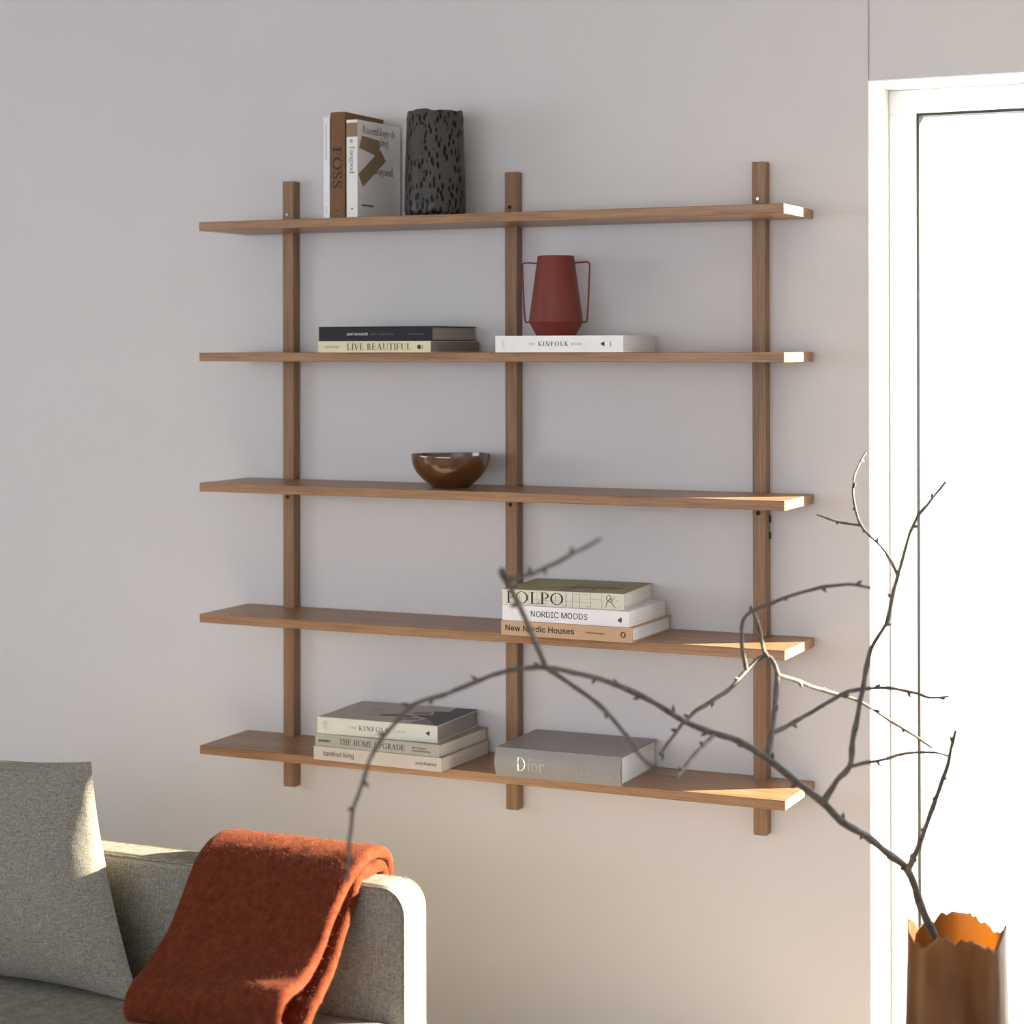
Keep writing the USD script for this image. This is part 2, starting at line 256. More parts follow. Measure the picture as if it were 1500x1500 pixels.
# ------------------------------------------------------------------ lettering
def bar(x0, x1, y0, y1): return sbox(min(x0, x1), min(y0, y1), max(x0, x1), max(y0, y1))
def ln(x0, y0, x1, y1, w): return LineString([(x0, y0), (x1, y1)]).buffer(w / 2, cap_style=2)
def ell(cx, cy, rx, ry): return affinity.scale(Point(cx, cy).buffer(1, 20), rx, ry)
def serif_glyph(c, T=0.13, h=0.045):
    S = 0.085
    def ring(cx, cy, rx, ry, T_=None): return ell(cx, cy, rx, ry).difference(ell(cx, cy, rx - (T_ or T) * .95, ry - h))
    def stem(x, y0=0, y1=1, w=T, b=True, t=True):
        g = [bar(x, x + w, y0, y1)]
        if b: g.append(bar(x - S, x + w + S, y0, y0 + h))
        if t: g.append(bar(x - S, x + w + S, y1 - h, y1))
        return g
    def half(cx, cy, rx, ry): return ring(cx, cy, rx, ry).intersection(bar(cx, cx + rx + 1, cy - ry - 1, cy + ry + 1))
    X = 0.64; s = S; t = T * .9
    def low(x, y0=0, y1=X, b=True, tl=True):
        g = [bar(x, x + t, y0, y1)]
        if b: g.append(bar(x - .07, x + t + .07, y0, y0 + h))
        if tl: g.append(bar(x - .07, x + t, y1 - h, y1))
        return g
    def oo(cx=0.3): return ring(cx, X / 2, .28, X / 2 + .01, t)
    G = {
     'A': lambda: ([ln(.09, 0, .40, 1, h), ln(.38, 1, .68, 0, T), bar(.2, .57, .3, .3 + h), bar(0, .2, 0, h), bar(.54, .82, 0, h)], .84),
     'B': lambda: (stem(s, t=True) + [half(.22, .755, .33, .245), half(.22, .27, .38, .27), bar(s, .3, 1 - h, 1), bar(s, .3, .49, .49 + h), bar(s, .3, 0, h)], .70),
     'C': lambda: ([ring(.46, .5, .42, .51).difference(bar(.62, 1, .25, .75)), bar(.78, .82, .68, .95)], .90),
     'D': lambda: (stem(s) + [half(.3, .5, .52, .5), bar(s, .32, 1 - h, 1), bar(s, .32, 0, h)], .90),
     'E': lambda: (stem(s) + [bar(s, .58, 1 - h, 1), bar(s, .47, .5, .5 + h), bar(s, .62, 0, h), bar(.55, .585, .78, 1), bar(.45, .48, .4, .65), bar(.58, .62, 0, .23)], .70),
     'F': lambda: (stem(s) + [bar(s, .58, 1 - h, 1), bar(s, .47, .48, .48 + h), bar(.55, .585, .76, 1), bar(.45, .48, .38, .63)], .64),
     'G': lambda: ([ring(.46, .5, .42, .51).difference(bar(.62, 1, .36, .75)), bar(.78, .82, .68, .95), bar(.74, .74 + T, .02, .40), bar(.64, .94, .38, .38 + h)], .98),
     'H': lambda: (stem(s) + stem(.58) + [bar(s, .65, .49, .49 + h)], .88),
     'I': lambda: (stem(s), .32),
     'K': lambda: (stem(s) + [ln(.2, .36, .62, 1, h), ln(.32, .54, .66, 0, T), bar(.5, .74, 1 - h, 1), bar(.54, .8, 0, h)], .80),
     'L': lambda: (stem(s) + [bar(s, .6, 0, h), bar(.56, .6, 0, .25)], .66),
     'M': lambda: (stem(.1, w=h) + [ln(.15, 1, .47, 0, T), ln(.46, 0, .8, 1, h), bar(.78, .78 + T, 0, 1), bar(.7, 1, 0, h), bar(.78, 1, 1 - h, 1)], 1.04),
     'N': lambda: (stem(.1, w=h, t=False) + [ln(.12, 1, .7, 0, T), bar(.7, .7 + h, 0, 1), bar(.6, .84, 1 - h, 1), bar(.0, .15, 1 - h, 1)], .86),
     'O': lambda: ([ring(.45, .5, .42, .51)], .92),
     'P': lambda: (stem(s) + [half(.22, .72, .36, .28), bar(s, .3, 1 - h, 1), bar(s, .3, .44, .44 + h)], .66),
     'R': lambda: (stem(s) + [half(.22, .74, .34, .26), bar(s, .3, 1 - h, 1), bar(s, .3, .48, .48 + h), ln(.36, .5, .66, 0, T), bar(.6, .78, 0, h)], .78),
     'S': lambda: ([ring(.3, .745, .24, .265, T * .8).difference(bar(.3, .6, .48, .80)).difference(bar(.30, .9, .3, .745)), ring(.3, .26, .25, .27, T * .8).difference(bar(-.1, .3, .26, .55)).difference(bar(-.1, .3, .2, .5)),
                     ln(.14, .66, .47, .36, T), bar(.48, .52, .70, .95), bar(.06, .10, .05, .30)], .60),
     'T': lambda: (stem(.30, t=False) + [bar(.02, .71, 1 - h, 1), bar(.02, .055, .76, 1), bar(.675, .71, .76, 1)], .74),
     'U': lambda: ([bar(s, s + T, .3, 1), bar(.68, .68 + h, .3, 1), bar(0, .3, 1 - h, 1), bar(.58, .82, 1 - h, 1), ell(.405, .3, .32, .31).difference(ell(.43, .3, .25, .265)).intersection(bar(0, 1, -.1, .3))], .84),
     'V': lambda: ([ln(.12, 1, .42, 0, T), ln(.42, 0, .70, 1, h), bar(0, .28, 1 - h, 1), bar(.58, .82, 1 - h, 1)], .80),
     'a': lambda: ([ell(.25, .19, .22, .2).difference(ell(.27, .19, .12, .155)), bar(.38, .38 + t, 0, .5), ell(.3, .46, .2, .19).difference(ell(.28, .44, .11, .145)).intersection(bar(.05, .5, .46, 1)), bar(.38, .58, 0, h)], .60),
     'b': lambda: (low(.08, 0, 1.02, b=False) + [ring(.34, X / 2, .27, X / 2 + .01, t)], .66),
     'd': lambda: ([ring(.32, X / 2, .28, X / 2 + .01, t)] + low(.48, 0, 1.02), .68),
     'e': lambda: ([oo().difference(bar(.34, .7, .14, .30)), bar(.08, .56, .31, .31 + h)], .60),
     'g': lambda: ([ring(.28, .40, .23, .25, t), ell(.3, -.14, .28, .17).difference(ell(.3, -.14, .22, .12)), ln(.12, .18, .14, 0, .07), bar(.42, .58, .58, .66)], .60),
     'i': lambda: (low(.09) + [ell(.14, .86, .075, .075)], .30),
     'l': lambda: (low(.09, 0, 1.02), .30),
     'm': lambda: (low(.08) + low(.42, tl=False, y1=.5) + low(.76, tl=False, y1=.5) + [ell(.33, .46, .2, .19).difference(ell(.30, .44, .12, .14)).intersection(bar(.1, .6, .46, 1)), ell(.67, .46, .2, .19).difference(ell(.64, .44, .12, .14)).intersection(bar(.46, .95, .46, 1))], .98),
     'n': lambda: (low(.08) + low(.44, tl=False, y1=.5) + [ell(.36, .46, .2, .19).difference(ell(.32, .44, .13, .14)).intersection(bar(.1, .7, .46, 1))], .66),
     'o': lambda: ([oo()], .60),
     'r': lambda: (low(.08) + [ell(.30, .46, .2, .18).difference(ell(.32, .42, .16, .16)).intersection(bar(.1, .45, .46, 1)), ell(.40, .54, .07, .07)], .46),
     's': lambda: ([ring(.22, .47, .17, .18, .09).difference(bar(.22, .6, .28, .50)), ring(.22, .17, .18, .18, .09).difference(bar(-.1, .22, .15, .4)), ln(.11, .40, .33, .24, .10)], .44),
     '6': lambda: ([ell(.3, .32, .27, .33).difference(ell(.3, .32, .15, .28)), ln(.1, .36, .46, .98, .10)], .62),
     ':': lambda: ([ell(.12, .08, .085, .085), ell(.12, .52, .085, .085)], .30),
     ' ': lambda: ([], .32),
    }
    g, w = G[c]()
    return unary_union(g) if g else None, w
def serif_shape(text, track=0.06, T=0.13, h=0.045):
    x, out = 0.0, []
    for c in text:
        g, w = serif_glyph(c, T, h)
        if g is not None: out.append(affinity.translate(g, x, 0))
        x += w + track
    return unary_union(out), x - track
def shape_mesh(shape, depth=0.0004):
    gs = [g for g in getattr(shape, 'geoms', [shape]) if g.area > 1e-12]
    return cat_([trimesh.creation.extrude_polygon(g, depth, engine='earcut') for g in gs])
def serif_text(text, width, height, depth=0.0004, **k):
    s, w = serif_shape(text, **k)
    return shape_mesh(affinity.scale(s, width / w, height, origin=(0, 0)).simplify(height * 0.004), depth)
def sans_text(text, width, height, depth=0.0004, bold=False):
    m = meshkit.text_mesh(text, height, depth, bold); b = m.bounds
    m.apply_translation([-b[0][0], 0, 0]); m.apply_scale([width / (b[1][0] - b[0][0]), 1, 1]); return m
def on_front(m, x, z, y):          # lettering upright on a face that looks towards -y
    v = m.vertices; return trimesh.Trimesh(np.c_[v[:, 0] + x, y - v[:, 2], v[:, 1] + z], m.faces, process=False)
def on_front_down(m, x, z, y):     # reading downwards on a face that looks towards -y
    v = m.vertices; return trimesh.Trimesh(np.c_[v[:, 1] + x, y - v[:, 2], z - v[:, 0]], m.faces, process=False)
def on_right(m, y, z, x):          # upright on a face that looks towards +x, reading along +y
    v = m.vertices; return trimesh.Trimesh(np.c_[x + v[:, 2], v[:, 0] + y, v[:, 1] + z], m.faces, process=False)
def on_top(m, x, y, z):
    v = m.vertices; return trimesh.Trimesh(np.c_[v[:, 0] + x, v[:, 1] + y, v[:, 2] + z], m.faces, process=False)

# ------------------------------------------------------------------ books
def flat_book(name, label, L, D, t, loc, rotz, cover, page, hard=True, board=0.0026, round_spine=0.0, group=None, inset=0.0035, fore=0.004):
    """lying book: spine on the side facing -y, from x=0 to L; loc is the front left lower corner"""
    o = thing(name, label, 'book', loc, rotz, group)
    n = 10
    outer = [(0.0 - round_spine * math.sin(math.pi * k / n), t * k / n) for k in range(n + 1)]
    c = board
    prof = Polygon(outer + [(D, t), (D, t - c), (c + .001, t - c), (c + .001, c), (D, c), (D, 0)])
    m = trimesh.creation.extrude_polygon(prof.buffer(-.0004).buffer(.0004), L, engine='earcut')   # (y, z) along x
    v = m.vertices; m = trimesh.Trimesh(np.c_[L - v[:, 2], v[:, 0], v[:, 1]], m.faces[:, ::-1], process=False); m.fix_normals()
    ends = inset if hard else 0.0004
    mm = obj('cover', m, M[cover], o)
    pb = Polygon([(c + .0012, c + .0001), (D - fore, c + .0001), *[(D - fore - (0.003 * math.sin(math.pi * k / 8) if hard else 0), c + (t - 2 * c) * k / 8) for k in range(1, 8)], (D - fore, t - c - .0001), (c + .0012, t - c - .0001)])
    p = trimesh.creation.extrude_polygon(pb, L - 2 * ends, engine='earcut'); v = p.vertices
    p = trimesh.Trimesh(np.c_[v[:, 2] + ends, v[:, 0], v[:, 1]], p.faces, process=False); p.fix_normals()
    obj('pages', p, M[page], o)
    return o
def rnd(v): return v
def disc(r, n=28): return Point(0, 0).buffer(r, n // 4)
def triangle_mark(w, h): return Polygon([(0, h / 2), (w, h), (w, 0)])

z1 = ZS[1] + .0002
# black book on the cream book
b = flat_book('book', 'cream paperback with large dark serif title under the black book', 0.3045, 0.225, 0.0262, (-0.4043, -0.235, z1), -3.4, 'livebeautiful', 'page_brown', hard=False, board=.0012)
obj('title_lettering', on_front(serif_text('LIVE BEAUTIFUL', 0.174, 0.0155, T=.15), 0.080, 0.0055, -0.0001), M['inkbrown'], b, smooth=False)
obj('author_lettering', on_front(sans_text('CALDERONE', 0.041, 0.0048), 0.018, 0.0105, -0.0001), M['inkgrey'], b, smooth=False)
obj('publisher_mark', on_front(shape_mesh(unary_union([disc(.0052), affinity.translate(sbox(-.0008, -.0045, .0008, .0045), .0085, 0)])), 0.275, 0.0128, -0.0001), M['ink'], b, smooth=False)
b = flat_book('book', 'black hardback lying on the cream book, small pale title', 0.2995, 0.225, 0.0338, (-0.4024, -0.235, z1 + .0264), -1.1, 'black', 'page_grey')
obj('title_lettering', on_front(sans_text('axel vervoordt', 0.056, 0.0062, bold=True), 0.076, 0.0135, -0.0001), M['inklight'], b, smooth=False)
obj('subtitle_lettering', on_front(sans_text('wabi inspirations', 0.066, 0.0055), 0.136, 0.0137, -0.0001), M['inkdim'], b, smooth=False)
obj('publisher_lettering', on_front(sans_text('Flammarion', 0.040, 0.0052), 0.238, 0.0137, -0.0001), M['inkdim'], b, smooth=False)
# white paperback under the jug
KT = 0.0372
b = flat_book('book', 'thick white paperback lying under the red jug', 0.3058, 0.222, KT, (0.0543, -0.235, z1), 1.6, 'kinhome', 'page_white', hard=False, board=.0014, fore=.002)
obj('title_lettering', on_front(serif_text('KINFOLK', 0.073, 0.0098, track=.22), 0.104, 0.0142, -0.0001), M['ink'], b, smooth=False)
obj('title_lettering', on_front(serif_text('THE', 0.016, 0.0056, track=.2), 0.081, 0.0162, -0.0001), M['inkgrey'], b, smooth=False)
obj('title_lettering', on_front(serif_text('HOME', 0.027, 0.0056, track=.2), 0.183, 0.0160, -0.0001), M['inkgrey'], b, smooth=False)
obj('publisher_mark', on_front(shape_mesh(triangle_mark(.0100, .0115)), 0.252, 0.0130, -0.0001), M['ink'], b, smooth=False)
obj('author_lettering', on_front_down(cat_([sans_text('NATHAN', 0.016, 0.0024), on_top(sans_text('WILLIAMS', 0.018, 0.0024), 0, 0.0045, 0)]), 0.0155, 0.0272, -0.0001), M['inklight'], b, smooth=False)
obj('publisher_lettering', on_front_down(sans_text('ARTISAN', 0.011, 0.0026), 0.2745, 0.0240, -0.0001), M['inkgrey'], b, smooth=False)

# stack of three on the fourth board
z3 = ZS[3] + .0002
b = flat_book('book', 'tan hardback at the bottom of the three-book stack on the fourth board', 0.3162, 0.238, 0.0325, (0.0722, -0.245, z3), -0.8, 'houses', 'page_white')
obj('title_lettering', on_front(sans_text('New Nordic Houses', 0.168, 0.0122, bold=True), 0.0105, 0.0108, -0.0001), M['ink'], b, smooth=False)
obj('author_lettering', on_front(sans_text('Dominic Bradbury', 0.045, 0.0042), 0.206, 0.0145, -0.0001), M['inkbrown'], b, smooth=False)
obj('publisher_mark', on_front(shape_mesh(disc(.0068).difference(affinity.rotate(ell(0, 0, .0024, .0048), -25))), 0.295, 0.0165, -0.0001), M['inkbrown'], b, smooth=False)
b = flat_book('book', 'white book in the middle of the stack above the tan hardback', 0.3050, 0.224, 0.0345, (0.0742, -0.243, z3 + .0327), -0.6, 'moods', 'page_white', hard=False, board=.0016, fore=.002)
obj('title_lettering', on_front(sans_text('NORDIC MOODS', 0.137, 0.0128), 0.0705, 0.0112, -0.0001), M['ink'], b, smooth=False)
obj('publisher_mark', on_front(shape_mesh(unary_union([ell(0, 0, .0030, .0055), ell(-.004, -.001, .0026, .0032), sbox(-.001, -.007, .0012, -.004)])), 0.286, 0.0155, -0.0001), M['inkbrown'], b, smooth=False)
PT = 0.0343
b = flat_book('book', 'olive and cream hardback with line drawing, topmost of the fourth-board stack', 0.2855, 0.226, PT, (0.0742, -0.243, z3 + .0674), 4.0, 'polpo', 'page_white')
pt = unary_union([affinity.translate(affinity.scale(serif_shape(c, T=.12)[0], .036, .0262, origin=(0, 0)), x, .0045) for c, x in (('P', .010), ('O', .030), ('L', .066), ('P', .090), ('O', .113))])
obj('title_lettering', on_front(shape_mesh(pt), 0, 0, -0.0001), M['ink'], b, smooth=False)
grid = [ln(x, .0015, x, PT - .0015, .0006) for x in (.020, .040, .062, .083, .104, .126, .151, .166, .182, .208, .235)] + [ln(.12, .014, .21, .0125, .0004), ln(.055, .014, .12, .013, .0004), ln(.165, .020, .235, .0195, .0004)]
grid += [ln(.151, .004, .151, .031, .0010), ln(.141, .0035, .151, .0035, .0009), ln(.208, .004, .208, .031, .0009), ln(.197, .0035, .208, .0035, .0008), ln(.166, .030, .208, .030, .0005)]
obj('grid_print', on_front(shape_mesh(unary_union(grid)), 0, 0, -0.00005), M['inkgrey'], b, smooth=False)
fig = [LineString([(.244, .004), (.247, .017), (.245, .026), (.250, .031), (.256, .028), (.255, .022), (.249, .020)]).buffer(.0006), LineString([(.249, .020), (.256, .015), (.263, .006), (.266, .004)]).buffer(.0006),
       LineString([(.246, .018), (.252, .016), (.260, .022), (.264, .027)]).buffer(.0005), LineString([(.253, .024), (.259, .019), (.257, .013)]).buffer(.0005), ell(.2695, .0195, .0008, .0008)]
obj('figure_print', on_front(shape_mesh(unary_union(fig)), 0, 0, -0.0001), M['ink'], b, smooth=False)
obj('cover_panel', bx(.002, .2835, .003, .2245, PT, PT + .0003), M['polpotop'], b, smooth=False, label='olive front cover')
art = [LineString([(.125, .075), (.15, .10), (.21, .115), (.245, .10), (.25, .09)]).buffer(.006), ell(.20, .082, .048, .011), LineString([(.155, .075), (.15, .045), (.13, .03)]).buffer(.004), LineString([(.07, .035), (.10, .06), (.155, .08)]).buffer(.0022),
       LineString([(.19, .075), (.20, .05), (.185, .03)]).buffer(.0028), LineString([(.135, .12), (.17, .15), (.23, .16), (.25, .13)]).buffer(.0022)]
obj('cover_drawing', on_top(shape_mesh(unary_union(art)), 0, 0, PT + .0003), M['inkolive'], b, smooth=False, label='dark ink drawing on the cover')

# stack of three on the lowest board
z4 = ZS[4] + .0002
b = flat_book('book', 'pinkish beige book with lowercase title, lowest of the stack on the bottom board', 0.3390, 0.236, 0.0315, (-0.4090, -0.250, z4), -1.6, 'barefoot', 'page_cream', hard=False, board=.0016)
obj('title_lettering', on_front(sans_text('barefoot living', 0.0815, 0.0112), 0.0265, 0.0108, -0.0001), M['ink'], b, smooth=False)
obj('author_lettering', on_front(sans_text('sorig Weekend', 0.054, 0.0072), 0.271, 0.0120, -0.0001), M['inkbrown'], b, smooth=False)
b = flat_book('book', 'greige book with large serif title, middle of the stack on the bottom board', 0.3300, 0.236, 0.0285, (-0.4070, -0.247, z4 + .0317), -1.5, 'upgrade', 'page_cream', hard=False, board=.0016)
obj('title_lettering', on_front(serif_text('THE HOME UPGRADE', 0.174, 0.0130, T=.14), 0.0655, 0.0078, -0.0001), M['ink'], b, smooth=False)
obj('publisher_lettering', on_front(sans_text('gestalten', 0.032, 0.0058, bold=True), 0.009, 0.0105, -0.0001), M['ink'], b, smooth=False)
obj('subtitle_lettering', on_front(cat_([on_top(sans_text('New Homes in', 0.036, 0.0042), 0, .0068, 0), sans_text('Remodeled Buildings', 0.048, 0.0042)]), 0.259, 0.0082, -0.0001), M['inkbrown'], b, smooth=False)
KB = 0.0385
b = flat_book('book', 'ivory hardback with dark photo on its cover, topmost of the stack on the bottom board', 0.3100, 0.226, KB, (-0.4020, -0.245, z4 + .0604), 1.3, 'kintable', 'page_grey')
obj('title_lettering', on_front(serif_text('KINFOLK', 0.079, 0.0105, track=.22), 0.109, 0.0145, -0.0001), M['ink'], b, smooth=False)
obj('title_lettering', on_front(serif_text('THE', 0.020, 0.0056, track=.2), 0.084, 0.0165, -0.0001), M['inkgrey'], b, smooth=False)
obj('title_lettering', on_front(serif_text('TABLE', 0.029, 0.0056, track=.2), 0.199, 0.0160, -0.0001), M['inkgrey'], b, smooth=False)
obj('publisher_mark', on_front(shape_mesh(triangle_mark(.0105, .0125)), 0.280, 0.0140, -0.0001), M['ink'], b, smooth=False)
obj('author_lettering', on_front_down(cat_([sans_text('NATHAN', 0.017, 0.0024), on_top(sans_text('WILLIAMS', 0.021, 0.0024), 0, 0.0055, 0)]), 0.0160, 0.0300, -0.0001), M['inkgrey'], b, smooth=False)
obj('cover_panel', bx(.002, .3092, .003, .2245, KB, KB + .0003), M['kincover'], b, smooth=False, label='grey front cover')
ph = [Polygon([(.24, .015), (.3092, .004), (.3092, .2245), (.255, .2245), (.262, .17), (.225, .16), (.245, .12), (.20, .10), (.25, .075)]), LineString([(.135, .075), (.165, .085), (.20, .08)]).buffer(.010), LineString([(.19, .045), (.23, .06)]).buffer(.006)]
obj('cover_photo', on_top(shape_mesh(unary_union(ph)), 0, 0, KB + .0003), M['photo'], b, smooth=False, label='dark photograph printed on the cover')
for q_ in ([(.235, .012), (.295, .008), (.262, .06), (.245, .05)], [(.19, .11), (.23, .12), (.225, .15), (.19, .135)]):
    obj('photo_highlight', on_top(shape_mesh(Polygon(q_)), 0, 0, KB + .0007), M['photogrey'], b, smooth=False)
cl = [on_top(sans_text(t_, w_, .011), x_, y_, 0) for t_, w_, x_, y_ in (('THE', .035, .085, .135), ('KINFOLK', .09, .085, .105), ('TABLE', .05, .085, .075))]
obj('cover_lettering', on_top(cat_(cl), -.01, -.01, KB + .0003), M['inkgrey'], b, smooth=False)

# big grey book on the lowest board
b = flat_book('book', 'big taupe clothbound book with silver lettering under the twigs', 0.3010, 0.226, 0.0645, (0.0560, -0.238, z4), 0.6, 'dior', 'page_white', board=.0032, round_spine=.010, inset=.004)
yb = lambda z: -0.010 * math.sin(math.pi * z / .0645)
def bend(m):
    v = m.vertices.copy(); v[:, 1] += np.array([yb(z) for z in v[:, 2]]); return trimesh.Trimesh(v, m.faces, process=False)
def fine(m): return m.subdivide().subdivide()
D_, W_ = serif_shape('Dior', T=.13); k_ = .066 / W_
obj('title_lettering', bend(fine(on_front(shape_mesh(affinity.scale(serif_shape('D', T=.13)[0], k_, .030, origin=(0, 0)).simplify(.0001), .0006), 0.054, 0.0170, -0.0004))), M['silver'], b, smooth=False, label='silver initial of the title')
obj('title_lettering', bend(fine(on_front(shape_mesh(affinity.scale(affinity.translate(serif_shape('ior', T=.13)[0], .96, 0), k_, .030, origin=(0, 0)).simplify(.0001), .0006), 0.054, 0.0170, -0.0004))), M['foil'], b, smooth=False)
obj('subtitle_lettering', bend(fine(on_front(serif_text('COUTURE', 0.054, 0.0095, track=.2, depth=.0006), 0.180, 0.0200, -0.0004))), M['foil'], b, smooth=False)
obj('publisher_mark', bend(fine(on_front(serif_text('R', 0.0055, 0.0080, depth=.0006), 0.272, 0.0190, -0.0004))), M['foil'], b, smooth=False)

# standing books on the top board
z0 = ZS[0] + .0002
def standing_book(label, w, D, H, loc, rotz, cover, page, hard=True, board=.0025, round_spine=0.0):
    """upright book with its spine facing -y; loc is the lower left front corner"""
    o = thing('book', label, 'book', loc, rotz)
    n = 8
    outer = [(w * k / n, -round_spine * math.sin(math.pi * k / n)) for k in range(n + 1)]
    prof = Polygon(outer + [(w, D), (w - board, D), (w - board, board + .0008), (board, board + .0008), (board, D), (0, D)])
    obj('cover', trimesh.creation.extrude_polygon(prof.buffer(-.0004).buffer(.0004), H, engine='earcut'), M[cover], o)
    i = .0035 if hard else .0004
    obj('pages', bx(board + .0001, w - board - .0001, board + .001, D - .004, i, H - i), M[page], o, smooth=False)
    return o
b = standing_book('slim white paperback standing left of the brown book', .0165, .190, .2385, (-.4045, -.208, z0), 0, 'thinwhite', 'page_white', False, .0008)
obj('title_lettering', on_front_down(cat_([sans_text('Collected interior notes and drawings', .085, .0034), on_top(sans_text('studio', .014, .0034), .195, 0, 0)]), .0062, .222, -.0001), M['inkgrey'], b, smooth=False)
b = standing_book('tall brown clothbound book standing on the top board', .0390, .190, .2490, (-.3865, -.206, z0), 0, 'foss', 'page_brown', True, .0028, .003)
obj('title_lettering', on_front_down(serif_text('FOSS', .099, .0235, track=-.02, T=.18, h=.065), .0075, .167, -.0027), M['inkfoss'], b, smooth=False)
obj('publisher_lettering', on_front(sans_text('ark', .014, .005), .0125, .0145, -.0027), M['inkfoss'], b, smooth=False)
b = standing_book('white paperback with tan patches on its cover beside the speckled vase', .0300, .196, .2290, (-.3425, -.208, z0), -3.0, 'assemblage', 'page_white', False, .001)
obj('title_lettering', on_front_down(serif_text('e Toogood', .080, .0125, track=.03), .0095, .183, -.0001), M['ink'], b, smooth=False)
obj('publisher_mark', on_front(shape_mesh(sbox(0, 0, .0035, .0042)), .0135, .0185, -.0001), M['ink'], b, smooth=False)
obj('spine_patch', bx(.0002, .0299, -.0006, 0, .189, .222), M['tanpatch'], b, smooth=False, label='tan band at the head of the spine')
xr_ = .0300
obj('title_lettering', on_right(serif_text('Assemblage 6:', .152, .0185, track=.02, T=.15), .020, .199, xr_), M['inkbrown'], b, smooth=False)
obj('title_lettering', on_right(serif_text('ing', .036, .0185, track=.02, T=.15), .104, .176, xr_), M['inkbrown'], b, smooth=False)
obj('title_lettering', on_right(serif_text('oogood', .088, .0185, track=.02, T=.15), .072, .106, xr_), M['inkbrown'], b, smooth=False)
obj('publisher_lettering', on_right(sans_text('FRIEDMAN BENDA', .053, .0042, bold=True), .018, .0275, xr_), M['inkbrown'], b, smooth=False)
obj('cover_patch', on_right(shape_mesh(Polygon([(.020, .193), (.100, .187), (.102, .172), (.085, .150), (.006, .163)])), 0, 0, xr_ + .0004), M['tanpatch'], b, smooth=False, label='tan patch printed on the cover')
obj('cover_patch', on_right(shape_mesh(Polygon([(.102, .166), (.127, .140), (.024, .073), (.003, .101)])), 0, 0, xr_ + .0004), M['tanpatch'], b, smooth=False, label='tan patch printed on the cover')

# ------------------------------------------------------------------ vessels
def vessel(outer, inner, n=72): return lathe(outer + inner[::-1], n)
o = thing('vase', 'tall dark speckled glass vase on the top board', 'vase', (-.1520, -.125, z0))
pr = [(0.0, 0.0), (.058, 0.0), (.064, .0015), (.0695, .006), (.0718, .014), (.0720, .03)] + [(.0720 - .0065 * (k / 12) ** 1.15, .03 + .213 * k / 12) for k in range(1, 13)] + [(.0652, .2445), (.0640, .2462), (.0626, .2450)]
pr += [(.0622 + .005 * (1 - k / 6), .243 - .2 * (1 - (6 - k) / 6) - .01) for k in range(0, 7)] + [(.05, .022), (0.0, .018)]
vm = lathe(pr, 80); v = vm.vertices.copy(); a = np.arctan2(v[:, 1], v[:, 0])
v[:, 2] += np.clip((v[:, 2] - .2) / .046, 0, 1) * (.0016 * np.sin(3 * a + .6) + .0012 * np.sin(7 * a) + .0006 * np.sin(13 * a + 1)); r_ = 1 + .006 * np.sin(2 * a + v[:, 2] * 9); v[:, :2] *= r_[:, None]
obj('body', trimesh.Trimesh(v, vm.faces, process=False), M['speckle'], o, smooth=40)

z2 = ZS[2] + .0002
o = thing('bowl', 'glossy amber brown bowl on the middle board', 'bowl', (-.1110, -.128, z2))
bp_ = catmull([(.0437, .0012), (.0506, .0075), (.0663, .0200), (.0787, .0332), (.0872, .0462), (.0917, .0592), (.0940, .0765)], 4)
outer = [(0.0, .0022), (.036, .0022), (.038, 0.0), (.0425, 0.0)] + [tuple(q_) for q_ in bp_]
inner = [(0.0, .008), (.030, .009)] + [(q_[0] - .0036 + .0004, q_[1] + .0005) for q_ in bp_[8:]]
bm = lathe(outer + [(.0930, .0778)] + inner[::-1], 96)
v = bm.vertices.copy(); v[:, 2] += np.clip(v[:, 2] / .076, 0, 1) * .0012 * np.sin(2 * np.arctan2(v[:, 1], v[:, 0]) + .4)
obj('body', trimesh.Trimesh(v, bm.faces, process=False), M['bowl'], o, smooth=45)

zj = z1 + KT + .0003
o = thing('jug', 'matt red metal jug with two thin handles on the white book', 'jug', (.1500, -.112, zj), 8)
outer = [(0.0, 0.0), (.0440, 0.0), (.0452, .0012), (.0618, .0310), (.0624, .0325), (.0620, .0345), (.0418, .1815)]
inner = [(0.0, .003), (.0430, .003), (.0606, .0325), (.0404, .1812)]
obj('body', lathe(outer + [(.0412, .1825)] + inner[::-1], 72), M['jug'], o, smooth=25)
for s in (-1, 1):
    pts = [(.040, .166), (.050, .1665), (.066, .1675), (.0735, .1675), (.0785, .1655), (.0798, .160), (.0796, .150), (.0772, .095), (.0742, .045), (.0732, .036), (.0715, .0320), (.0670, .0312), (.0600, .0325)]
    obj('handle', tube(catmull([(s * x, 0, z) for x, z in pts], 4), .0020, 10), M['jug'], o, smooth=60)

